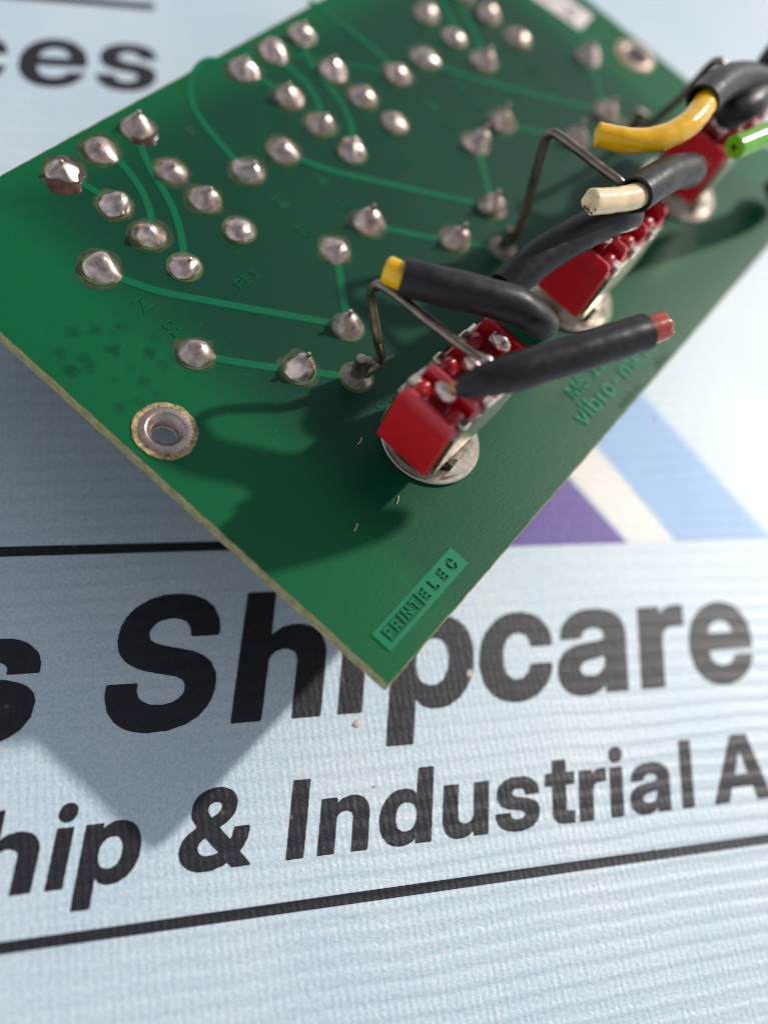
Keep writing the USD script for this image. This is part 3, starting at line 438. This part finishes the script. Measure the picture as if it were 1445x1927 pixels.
EYE = [(4.22, 33.7), (104.55, 33.9)]
outline = Polygon(ragged((0, 0), (LX, 0), (0, 1), 0.07, seed=1) + ragged((LX, 0), (LX, LY), (1, 0), 0.05, seed=2) + ragged((LX, LY), (0, LY), (0, 1), 0.05, seed=3) + ragged((0, LY), (0, 0), (1, 0), 0.09, seed=5))
holes = unary_union([Point(c).buffer(2.0, 24) for c in EYE] + [Point(x, 14.6).buffer(3.1, 16) for x in (25.1, 56.2, 86.0)])
lam = part(pcb, 'laminate', extrude(outline.difference(holes), -TH, -0.05), m_fr4, smooth=False)
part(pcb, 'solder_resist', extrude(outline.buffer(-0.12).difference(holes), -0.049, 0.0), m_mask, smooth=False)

PAD = {}
PITCH = 30.0
for gi in range(3):
    for k, (x, y) in D['pads1'].items():
        if k == 'K' and gi == 0 and False: continue
        PAD[(gi, k)] = (x + gi * PITCH, y)
NUB = {}
HIDE = {(2, 'A1'), (2, 'A2'), (2, 'A3'), (0, 'K')}
PAD[(2, 'H')] = (90.0, 25.7)


def track(points, w=0.95):
    p = np.array([(x, y, 0) for x, y in points], float)
    p = p if len(p) == 2 else spline(p, 0.5)
    return LineString(p[:, :2]).buffer(w / 2, cap_style=2)


shift = lambda pts, d: [(x + d, y) for x, y in pts]
for gi in range(3):
    src = {k: shift(v, gi * PITCH) for k, v in D['tr1'].items()}
    if gi == 1: src.update({k: v for k, v in D['tr2'].items()})
    if gi == 2: src.update({k: v for k, v in D['tr3'].items()})
    if gi == 2: src.pop('A1')
    for k, v in src.items():
        NUB[(gi, k)] = math.atan2(v[1][1] - v[0][1], v[1][0] - v[0][0])
        if gi == 2 and k == 'F': v = v[:-1] + [(90.0, 25.7)]
        part(pcb, 'copper_track', mound(track(v, 1.0 if k in 'CDF' else 0.9), 0.0, 0.07, 0.08), m_trace, smooth=30)
# thin edge tracks at the far end
for pts in ([(97.5, 60), (97.8, 30), (99.5, 20)], [(52, 66.2), (58, 62), (67.4, 52.6)]):
    part(pcb, 'copper_track', mound(track(pts, 0.5), 0.0, 0.05, 0.05), m_trace, smooth=30)


def joint(x, y, seed, r=1.95, kind=0, nub=None):
    """A solder fillet climbing its pin: round foot, uneven flanks, a cut pin at the top."""
    q = np.random.RandomState(seed)
    sec, lev = 28, 11
    tip = q.uniform(1.0, 1.85) if kind == 0 else q.uniform(1.8, 2.2)
    u = np.linspace(0, 1, lev)
    a = np.arange(sec) * 2 * np.pi / sec
    belly = q.uniform(0.45, 0.95)
    prof = (1 - u) ** 1.0 * (1 - belly) + np.sqrt(np.clip(1 - u ** 1.6, 0, 1)) * belly
    v = []
    off = q.uniform(-0.42, 0.42, 2)
    ph, fr = q.uniform(0, 6.28, 2), q.choice([3, 4, 5])
    q_l = q.uniform(0.04, 0.17)
    for k in range(lev):
        lump = 1 + q_l * np.sin(fr * a + ph[0]) * np.sin(np.pi * u[k]) + 0.05 * np.sin(2 * a + ph[1])
        rr = (0.26 + (r - 0.26) * prof[k]) * lump
        if nub is not None: rr = rr * (1 + 0.26 * (1 - u[k]) ** 1.5 * np.exp(-((((a - nub + np.pi) % (2 * np.pi)) - np.pi) / 0.32) ** 2))
        v += [(x + off[0] * u[k] + rr[i] * np.cos(a[i]), y + off[1] * u[k] + rr[i] * np.sin(a[i]), 0.0 + tip * u[k] ** 1.15) for i in range(sec)]
    top = v[-sec:]
    pin = q.uniform(0.12, 0.75) if kind == 0 else q.uniform(0.8, 1.2)
    cx, cy = x + off[0] * 1.1, y + off[1] * 1.1
    lean = q.uniform(-0.12, 0.12, 2)
    for h, s in ((pin * 0.4, 1.0), (pin * 0.9, 0.92), (pin, 0.7)):
        v += [(cx + lean[0] * h + (p[0] - x - off[0]) * s, cy + lean[1] * h + (p[1] - y - off[1]) * s, tip + h) for p in top]
    n = lev + 3
    f = []
    for k in range(n - 1):
        for i in range(sec):
            j = (i + 1) % sec
            f += [(k * sec + i, k * sec + j, (k + 1) * sec + j), (k * sec + i, (k + 1) * sec + j, (k + 1) * sec + i)]
    v.append((cx + lean[0] * pin, cy + lean[1] * pin, tip + pin))
    f += [((n - 1) * sec + i, (n - 1) * sec + (i + 1) % sec, n * sec) for i in range(sec)]
    return trimesh.Trimesh(np.array(v), np.array(f), process=False)


def blot(x, y, r, sd):
    a = np.linspace(0, 2 * np.pi, 40, endpoint=False)
    rad = r * (1 + 0.45 * (meshkit.fbm(np.c_[np.cos(a) * 1.5 + 7, np.sin(a) * 1.5, np.full(40, sd)], 3, sd) - 0.5))
    return Polygon(np.c_[x + rad * np.cos(a), y + rad * np.sin(a)])


seed = 10
for key, (x, y) in sorted(PAD.items()):
    if key in HIDE: continue
    seed += 1
    gi, k = key
    rr = {'A': 1.9, 'B': 1.85, 'C': 1.95, 'K': 1.85}.get(k[0], 1.8)
    if k != 'H':
        part(pcb, 'solder_joint', joint(x, y, seed, rr, 1 if k in 'DEFG' and not (k in 'DF' and gi == 0) else 0, NUB.get((gi, k))), SOLDERS[(seed * 7 + gi) % 5], smooth=50)
        if seed % 3 != 1: part(pcb, 'flux_film', extrude(blot(x, y, rr * 1.32, seed), 0.0, 0.012), m_haze, smooth=False)
    ring = Point(x, y).buffer(rr + 0.2, 24).difference(Point(x, y).buffer(rr - 0.25, 24))
    part(pcb, 'pad_ring', extrude(affinity.translate(ring, -0.06, -0.05), 0.0, 0.085), m_padring, smooth=False)
    if k == 'H':
        # low solder foot with a round post and a flat tag that holds the link wire
        foot = lathe([(0, 0.75), (0.7, 0.75), (1.2, 0.5), (1.75, 0.1), (1.75, -0.02), (0, -0.02)], 28, (x, y, 0.0))
        part(pcb, 'solder_joint', foot, m_tin, smooth=50)
        post = rod([(x - 0.35, y + 0.15, 0.3), (x - 0.45, y + 0.2, 2.2), (x - 0.55, y + 0.25, 3.9)], 0.62, 16, raw=True)
        part(pcb, 'terminal_post', post, m_tin, smooth=50)
        tagm = rod([(x + 0.35, y - 0.3, 0.3), (x + 0.4, y - 0.35, 1.6), (x + 0.35, y - 0.3, 3.4)], 0.5, 12, raw=True)
        part(pcb, 'terminal_post', tagm, m_tin, smooth=50)

# brown flux around three of the joints
for (x, y, s, sd) in ((18.9, 63.7, 2.9, 1), (31.0, 63.9, 2.7, 2), (20.4, 65.3, 1.5, 3)):
    a = np.linspace(0, 2 * np.pi, 40, endpoint=False)
    rad = s * (0.85 + 0.35 * (meshkit.fbm(np.c_[np.cos(a) * 1.4 + 5, np.sin(a) * 1.4 + 5, np.full(40, sd)], 3, sd) - 0.5) * 2)
    poly = Polygon(np.c_[x + rad * np.cos(a), y + rad * np.sin(a)])
    q = np.array(poly.exterior.coords)[:-1]; n = len(q); fr = [0.0, 0.25, 0.5, 0.7, 0.85, 0.94, 1.0]
    v = [np.c_[np.array([x, y]) + (q - [x, y]) * k, np.full(n, 0.004 + 0.34 * (1 - k * k) ** 0.8)] for k in fr]
    f = [(a * n + b, (a + 1) * n + b, (a + 1) * n + (b + 1) % n) for a in range(6) for b in range(n)] + [(a * n + b, (a + 1) * n + (b + 1) % n, a * n + (b + 1) % n) for a in range(1, 6) for b in range(n)]
    part(pcb, 'flux_residue', trimesh.Trimesh(np.vstack(v), np.array(f), process=False), m_flux, smooth=60, label='brown flux stain around a corner joint')
for i, (x, y) in enumerate(D['spots'][14:]):
    a = np.linspace(0, 2 * np.pi, 24, endpoint=False)
    rad = 0.62 * (1 + 1.1 * (meshkit.fbm(np.c_[np.cos(a) * 1.3 + 3 * i, np.sin(a) * 1.3, np.zeros(24)], 3, i) - 0.5))
    part(pcb, 'dark_stain', extrude(Polygon(np.c_[x + rad * np.cos(a), y + rad * np.sin(a)]), 0.0, 0.012 + 0.0005 * i), m_spot, smooth=False)
for i, (x, y) in enumerate(D['dust']):
    part(pcb, 'dust_fibre', rod([(x - 0.45, y - 0.1 * i, 0.1), (x, y, 0.16), (x + 0.45, y + 0.25, 0.12)], 0.07, 8), m_dust)
for x, y, ang, ln in ((12.5, 8.5, 20, 2.2), (33.0, 22.5, -35, 1.6), (8.0, 24.5, 70, 1.8), (47.0, 33.5, 10, 2.6), (16.0, 33.0, -15, 1.4), (62.0, 38.0, 40, 2.0)):
    c, q = math.cos(math.radians(ang)) * ln / 2, math.sin(math.radians(ang)) * ln / 2
    part(pcb, 'scratch', extrude(LineString([(x - c, y - q), (x + 0.1, y - 0.06), (x + c, y + q)]).buffer(0.035), 0.0, 0.015), m_trace, smooth=False)
part(pcb, 'scratch', extrude(LineString([(27.0, 24.2), (29.0, 24.35), (30.6, 24.0)]).buffer(0.11), 0.0, 0.03), m_padring, smooth=False)

# raised and sunk lettering in the copper
def board_text(text, x, y, h, turn=0.0, z=0.07, weight=-0.02, m=None):
    p = affinity.rotate(text_poly(text, h), turn, origin=(0, 0))
    p = affinity.translate(p, x, y)
    part(pcb, 'raised_lettering', mound(p.buffer(weight), 0.0, z, 0.03), m or m_letter, smooth=30)


plate = Polygon([(2.75, 2.15), (16.35, 2.15), (16.35, 4.55), (2.75, 4.55)]).buffer(0.12).buffer(-0.05)
def spaced(text, x0, x1, y, h, thin):
    """Single capitals spread evenly from x0 to x1."""
    out, gl = [], [glyph_poly(ch)[1] for ch in text]
    gl = [affinity.scale(g, h / 218 * 0.86, h / 218, origin=(0, 0)) for g in gl]
    free = (x1 - x0 - sum(g.bounds[2] - g.bounds[0] for g in gl)) / (len(gl) - 1); x = x0
    for g in gl:
        out.append(affinity.translate(g, x - g.bounds[0], y)); x += g.bounds[2] - g.bounds[0] + free
    return unary_union(out).buffer(-thin)


word1, word2 = spaced('PRINT', 3.8, 8.95, 2.8, 1.2, 0.025), spaced('ELEC', 9.6, 15.3, 2.75, 1.25, 0.02)
window = sbox(3.5, 2.6, 9.25, 4.18)
part(pcb, 'maker_plate', mound(plate.difference(window).difference(word2.buffer(0.05)), 0.0, 0.14, 0.05), m_plate, smooth=30)
part(pcb, 'raised_lettering', mound(word1.buffer(0.05), 0.0, 0.14, 0.05), m_plate, smooth=30)
for gi, t in enumerate(('RE1', 'RE2', 'RE3')):
    board_text(t, 23.5 + gi * 31.0, 41.0, 1.35)
for x, y, t in ((13.2, 43.2, 'D1'), (35.3, 43.4, 'D2'), (42.6, 43.0, 'D3'), (65.6, 43.2, 'D4'), (72.2, 43.0, 'D5')):
    board_text(t, x, y, 1.25, -90)
for x, y in ((13.8, 46.3), (36.9, 47.0), (43.9, 46.6), (67.0, 46.4), (73.6, 46.2)):
    part(pcb, 'diode_symbol', mound(unary_union([Polygon([(x - 0.9, y - 1.0), (x + 0.9, y - 1.0), (x, y + 0.6)]), sbox(x - 0.9, y + 0.62, x + 0.9, y + 0.85)]), 0.0, 0.06, 0.03), m_letter, smooth=30)
board_text('S1', 23.6, 19.7, 1.5)
board_text('vibro-meter', 41.2, 2.4, 2.5, z=0.16, weight=-0.05, m=m_bright)
board_text('MS 12 SR', 43.4, 5.4, 1.9, z=0.16, weight=-0.05, m=m_bright)
board_text('made in', 47.4, 0.45, 1.0, z=0.06)
board_text('vibro-', 56.5, 0.45, 1.0, z=0.06)

# paper label with pen strokes at the far edge
lab = Polygon([(99.2, 54.5), (100.9, 42.4), (105.7, 43.0), (104.5, 54.9)])
lp = part(pcb, 'paper_label', extrude(lab, 0.0, 0.09), m_paper, smooth=False, label='white paper label with pen strokes')
for pts in ([(100.9, 47), (102, 44.5), (103.2, 46.8), (104.4, 44.3)], [(101, 49.8), (103.5, 47.5), (104.6, 49.6), (102, 51)], [(101.2, 43.9), (102.6, 46.0), (104.8, 45.6)], [(100.4, 51.5), (102.5, 49), (104, 52)]):
    sp = spline([(a, b, 0) for a, b in pts], 0.4)
    part(lp, 'pen_stroke', extrude(LineString(sp[:, :2]).buffer(0.16), 0.09, 0.10), m_pen, smooth=False)

# threaded mounting inserts pressed into the board
for i, (x, y) in enumerate(EYE):
    a = np.linspace(0, 2 * np.pi, 72, endpoint=False)
    rag = 3.3 + 0.16 * (meshkit.fbm(np.c_[np.cos(a) * 4 + 9, np.sin(a) * 4 + 9, np.zeros(72)], 3, 7 + i) - 0.5) * 2
    ring = Polygon(np.c_[x + rag * np.cos(a), y + rag * np.sin(a)]).difference(Point(x, y).buffer(1.9, 24))
    part(pcb, 'lacquer_ring', extrude(ring, 0.0, 0.14), m_lacq, smooth=False)
    teeth = []
    for k in range(36):
        b = 2 * np.pi * k / 36
        teeth.append(trimesh.creation.cone(radius=0.16, height=0.3, sections=5))
        teeth[-1].apply_translation((x + 2.62 * np.cos(b), y + 2.62 * np.sin(b), 0.13))
    prof = [(1.42, -1.75), (2.0, -1.75), (2.0, -0.1), (2.68, 0.1), (2.74, 0.2), (2.6, 0.30), (2.1, 0.34), (1.95, 0.31), (1.80, 0.10), (1.52, -0.2)]
    z = -0.3
    while z > -1.6:
        prof += [(1.40, z), (1.52, z - 0.14)]; z -= 0.28
    prof += [(1.42, -1.75)]
    ins = part(pcb, 'threaded_insert', lathe(prof, 48, (x, y, 0)), m_eyelet, smooth=45)
    part(ins, 'knurled_edge', joined(*teeth), m_eyelet, smooth=False)

# ================================================================== toggle switches, seen from behind
def toggle_switch(X, Y, label, turn=0.0):
    t = thing('toggle_switch', label, 'switch', (X, Y, 0.0), 'red toggle switches along the board edge')
    tr0 = lambda m: (m.apply_transform(trimesh.transformations.rotation_matrix(turn, (0, 0, 1))), m.apply_translation((X, Y, 0)))[0] and m or m
    tr = lambda m: tr0((m.apply_translation((-0.95, 0.2, 0)), m)[1])
    hl, hw, z1, z2 = 6.86, 3.37, 5.1, 12.6
    # washer, locking ring, nut and threaded bush under the body
    w = part(t, 'washer', tr0(lathe([(3.1, 0.02), (5.6, 0.02), (5.75, 0.12), (5.75, 0.38), (5.6, 0.5), (3.1, 0.5), (3.1, 0.02)], 48)), m_nickel, smooth=35)
    part(t, 'locking_ring', tr0(extrude(Point(0, 0).buffer(5.1, 32).difference(Point(0, 0).buffer(3.1, 24)).difference(sbox(-6, -4.1, -1.2, -3.2)), 0.51, 0.95)), m_nickel, smooth=False)
    hexa = Polygon([(4.3 * math.cos(math.radians(60 * k + 12)), 4.3 * math.sin(math.radians(60 * k + 12))) for k in range(6)])
    part(t, 'nut', tr0(extrude(hexa.difference(Point(0, 0).buffer(3.1, 24)), 0.97, 2.7)), m_nickel, smooth=False)
    prof = [(0, -8), (2.7, -8), (3.0, -7.6)]
    z = -7.6
    while z < 4.5:
        prof += [(3.05, z + 0.25), (2.8, z + 0.5)]; z += 0.5
    prof += [(3.05, 4.7), (0, 4.7)]
    part(t, 'threaded_bush', tr0(lathe(prof, 28)), m_tin, smooth=30)
    part(t, 'mounting_plate', tr(cbox((-6.0, -3.5, 4.55), (6.0, 3.5, 5.08), 0.1)), m_tin, smooth=False)
    # moulded body with raised dividers between the tags
    body = [cbox((-hl, -hw, z1), (hl + 0.9, hw, z2), 0.28)]
    for x0, x1, top in ((-hl + 0.01, -hl + 1.05, 14.0), (-3.1, -1.75, 14.2), (1.75, 3.1, 14.2), (hl - 0.35, hl + 0.89, 14.3)):
        pts = []
        for yy in (-hw + 0.25, hw - 0.25):
            pts += [(x0, yy, z2 - 0.4), (x1, yy, z2 - 0.4), (x0 + 0.15, yy * 0.98, top - 0.45), (x1 - 0.15, yy * 0.98, top - 0.45), ((x0 + x1) / 2 - 0.2, yy * 0.82, top), ((x0 + x1) / 2 + 0.2, yy * 0.82, top)]
        body.append(trimesh.convex.convex_hull(np.array(pts)))
    b = part(t, 'body', tr(joined(*body)), m_red, smooth=30)
    for cx in (-4.35, 0, 4.75):                      # sloped blocks that frame each tag
        for s in (-1, 1):
            y0, y1 = sorted((s * 1.3, s * 2.95))
            part(b, 'divider_block', tr(cbox((cx - 1.05, y0, z2 - 0.5), (cx + 1.05, y1, 13.45), 0.55)), m_red, smooth=70)
    # sheet metal clip: two side plates with lugs folded over the moulding
    for s in (-1, 1):
        y0, y1 = sorted((s * (hw + 0.02), s * (hw + 0.40)))
        prof = Polygon([(-5.5, 4.7), (6.2, 4.7), (7.2, 6.4), (7.5, 8.3), (7.5, 11.6), (6.9, 12.25), (-5.6, 12.25), (-6.0, 11.9), (-6.0, 9.2), (-5.8, 6.2)])
        m = trimesh.creation.extrude_polygon(prof, y1 - y0, engine='earcut')
        m.apply_transform(trimesh.transformations.rotation_matrix(math.pi / 2, (1, 0, 0))); m.apply_translation((0, y1, 0))
        sp = part(t, 'side_plate', tr(m), m_nickel, smooth=False)
        for cx in (-4.3, -0.2, 4.2):
            y2, y3 = sorted((s * (hw + 0.36), s * (hw - 0.75)))
            part(sp, 'lug', tr(cbox((cx - 0.75, y2, 12.15), (cx + 0.75, y3, 13.15), 0.22)), m_nickel, smooth=30)
    for cx in (-4.7, 0, 4.7):                        # solder tags
        k = part(t, 'solder_tag', tr(cbox((cx - 0.3, -1.05, z2 - 0.3), (cx + 0.3, 1.05, 15.6), 0.12)), m_nickel, smooth=30)
        sb = trimesh.creation.icosphere(3, 1.0)
        nz = 1 + 0.5 * (meshkit.fbm(sb.vertices * 1.6 + 10 + cx + X, 3, 3) - 0.5)
        sb.vertices *= nz[:, None] * np.array([0.75, 1.2, 0.85]); sb.apply_translation((cx, 0, 15.0))
        part(k, 'solder_bead', tr(sb), m_solder, smooth=True)
    return t


toggle_switch(25.1, 14.25, 'nearest red toggle switch body, under the red-tipped and yellow-tipped black sleeves', -0.02)
toggle_switch(56.2, 14.8, 'red switch below the cream-tipped wire, its row of metal lugs in sun', 0.0)
toggle_switch(86.0, 14.8, 'farthest red switch body, between the bent yellow wire and the cut green wire', 0.02)

# ================================================================== bare link wires from board posts to the switches
for pts, lab in zip(D['lead'], ('bent bare link wire rising beside the yellow-tipped black sleeve', 'bent bare link wire ending at the sleeve of the cream wire', 'bent bare link wire behind the sleeve of the long yellow wire')):
    t = thing('link_wire', lab, 'wire', pts[0], 'bare link wires between posts and switches')
    part(t, 'wire', rod(pts, 0.56, 16), m_lead, smooth=50)
    a, b = np.array(pts[-2]), np.array(pts[-1])
    bead = trimesh.creation.icosphere(3, 1.0); bead.vertices *= (1 + 0.4 * (meshkit.fbm(bead.vertices * 1.5 + 4, 3, 5) - 0.5))[:, None] * np.array([0.9, 1.1, 0.7]); bead.apply_translation((a + b) / 2)
    part(t, 'solder_bead', bead, m_solder, smooth=True)

# ================================================================== cut wires in shrink sleeves
W = D['w']


def cut_wire(label, sleeve_pts, wire_pts=None, wire_m=None, rs=2.1, rw=1.4, seed=0, name='insulated_wire', pinch=1.0, flat=0.0, charred=False, cores=False, frayed=False, taper=0.0):
    t = thing(name, label, 'wire', (sleeve_pts or wire_pts)[0])
    if sleeve_pts:
        s = part(t, 'shrink_sleeve', sleeve(sleeve_pts, rs, seed, pinch, taper, flat=flat), m_sleeve, smooth=50)
    if wire_pts:
        part(t, 'insulation', rod(wire_pts, rw, 22, seed=seed, rough=0.05, torn=0.9 if charred else 0.7 if frayed else 0.1), wire_m, smooth=50)
        p = spline(wire_pts); e, d = p[-1], p[-1] - p[-3]; d = d / np.linalg.norm(d)
        a = np.cross(d, [0, 0, 1.0]); a /= np.linalg.norm(a); b = np.cross(d, a)
        q = np.random.RandomState(seed + 3)
        if charred:
            th = np.linspace(1.2, 3.9, 20)
            wob = 0.25 * (meshkit.fbm(np.c_[th * 1.3, th * 0, th * 0], 3, 3) - 0.5) * 2
            arc = e + (a * np.cos(th)[:, None] + b * np.sin(th)[:, None]) * (rw * (0.74 + wob))[:, None] + d * (0.05 + wob * 1.6)[:, None]
            part(t, 'charred_rim', rod(arc, 0.16, 8, rough=0.7, raw=True), m_char, smooth=True)
        if cores:
            for k in range(7):
                th = 2 * np.pi * k / 6; o = (a * np.cos(th) + b * np.sin(th)) * (0.42 if k < 6 else 0.0)
                part(t, 'core_strand', rod([e + o - d * 1.0, e + o - d * 0.2, e + o + d * 0.18], 0.19, 8, raw=True), m_copper)
        if frayed:
            part(t, 'cut_end', rod([e - d * 0.3, e + d * 0.25], rw * 0.62, 14, raw=True, torn=0.4, seed=9), m_white, label='pale torn face of the wire')
    return t


cut_wire('yellow-tipped black sleeve over the nearest switch, beside its link wire', W['A'], W['Ay'], m_yellow, 1.95, 1.45, 1, pinch=0.62, flat=0.16)
wb = cut_wire('thick black sleeve with a torn red end, reaching over the board edge', W['B'], W['Br'], m_orange, 1.88, 1.45, 2, pinch=0.8, taper=0.3, frayed=True)
for k in range(5):
    part(wb, 'core_strand', rod([(19.2 + 0.12 * k, 14.9 - 0.22 * k, 15.5 + 0.1 * (k % 3)), (20.3 + 0.1 * k, 14.2 - 0.25 * k, 16.3), (21.8, 12.9 - 0.12 * k, 17.0)], 0.2, 8), m_copper)
cut_wire('long plain black sleeve lying along the front of the middle switch', W['C'], None, None, 2.0, 1.4, 3, pinch=0.55, flat=0.08)
cut_wire('short cream wire with a burnt end in a grey-black sleeve', W['D'], W['Dw'], m_white, 2.0, 1.35, 4, pinch=0.75, flat=-0.15, charred=True)
cut_wire('long curved yellow wire hanging from a folded black sleeve', W['E'], W['Ey'], m_yellow, 2.05, 1.4, 5, pinch=0.7, flat=-0.1, cores=False)
cut_wire('stubby black sleeve in the shade under the folded sleeve', W['F'], None, None, 2.0, 1.4, 6, pinch=0.6)
gw = cut_wire('bright green wire with a dark cut end at the right edge', W['Gs'], W['G'][::-1], m_green, 2.0, 1.4, 7, pinch=0.5, charred=False)
e = np.array(W['G'][0]); d = e - np.array(W['G'][1]); d /= np.linalg.norm(d)
part(gw, 'cut_end', rod([e - d * 0.02, e + d * 0.03, e + d * 0.06], 0.4, 12, raw=True, round_ends=False), m_char)
cut_wire('black sleeve behind the farthest switch, cut by the right edge of the picture', W['I'], None, None, 1.9, 1.4, 8, pinch=0.5)

# ================================================================== relays that carry the board from below
for gi in range(3):
    t = thing('relay', ('black relay case under the board beside its bare end', 'black relay case under the middle of the board', 'black relay case under the labelled end of the board')[gi], 'relay', (22 + gi * PITCH, 55, -HB), 'relays under the board')
    x0 = 12 + gi * PITCH
    part(t, 'case', cbox((x0, 45.0, -HB + 0.04), (x0 + 21, 66, -TH - 0.35), 0.4), m_dark, smooth=False)
    part(t, 'base_plate', cbox((x0 + 0.3, 45.3, -TH - 0.34), (x0 + 20.7, 65.7, -TH - 0.01), 0.05), m_dark, smooth=False)
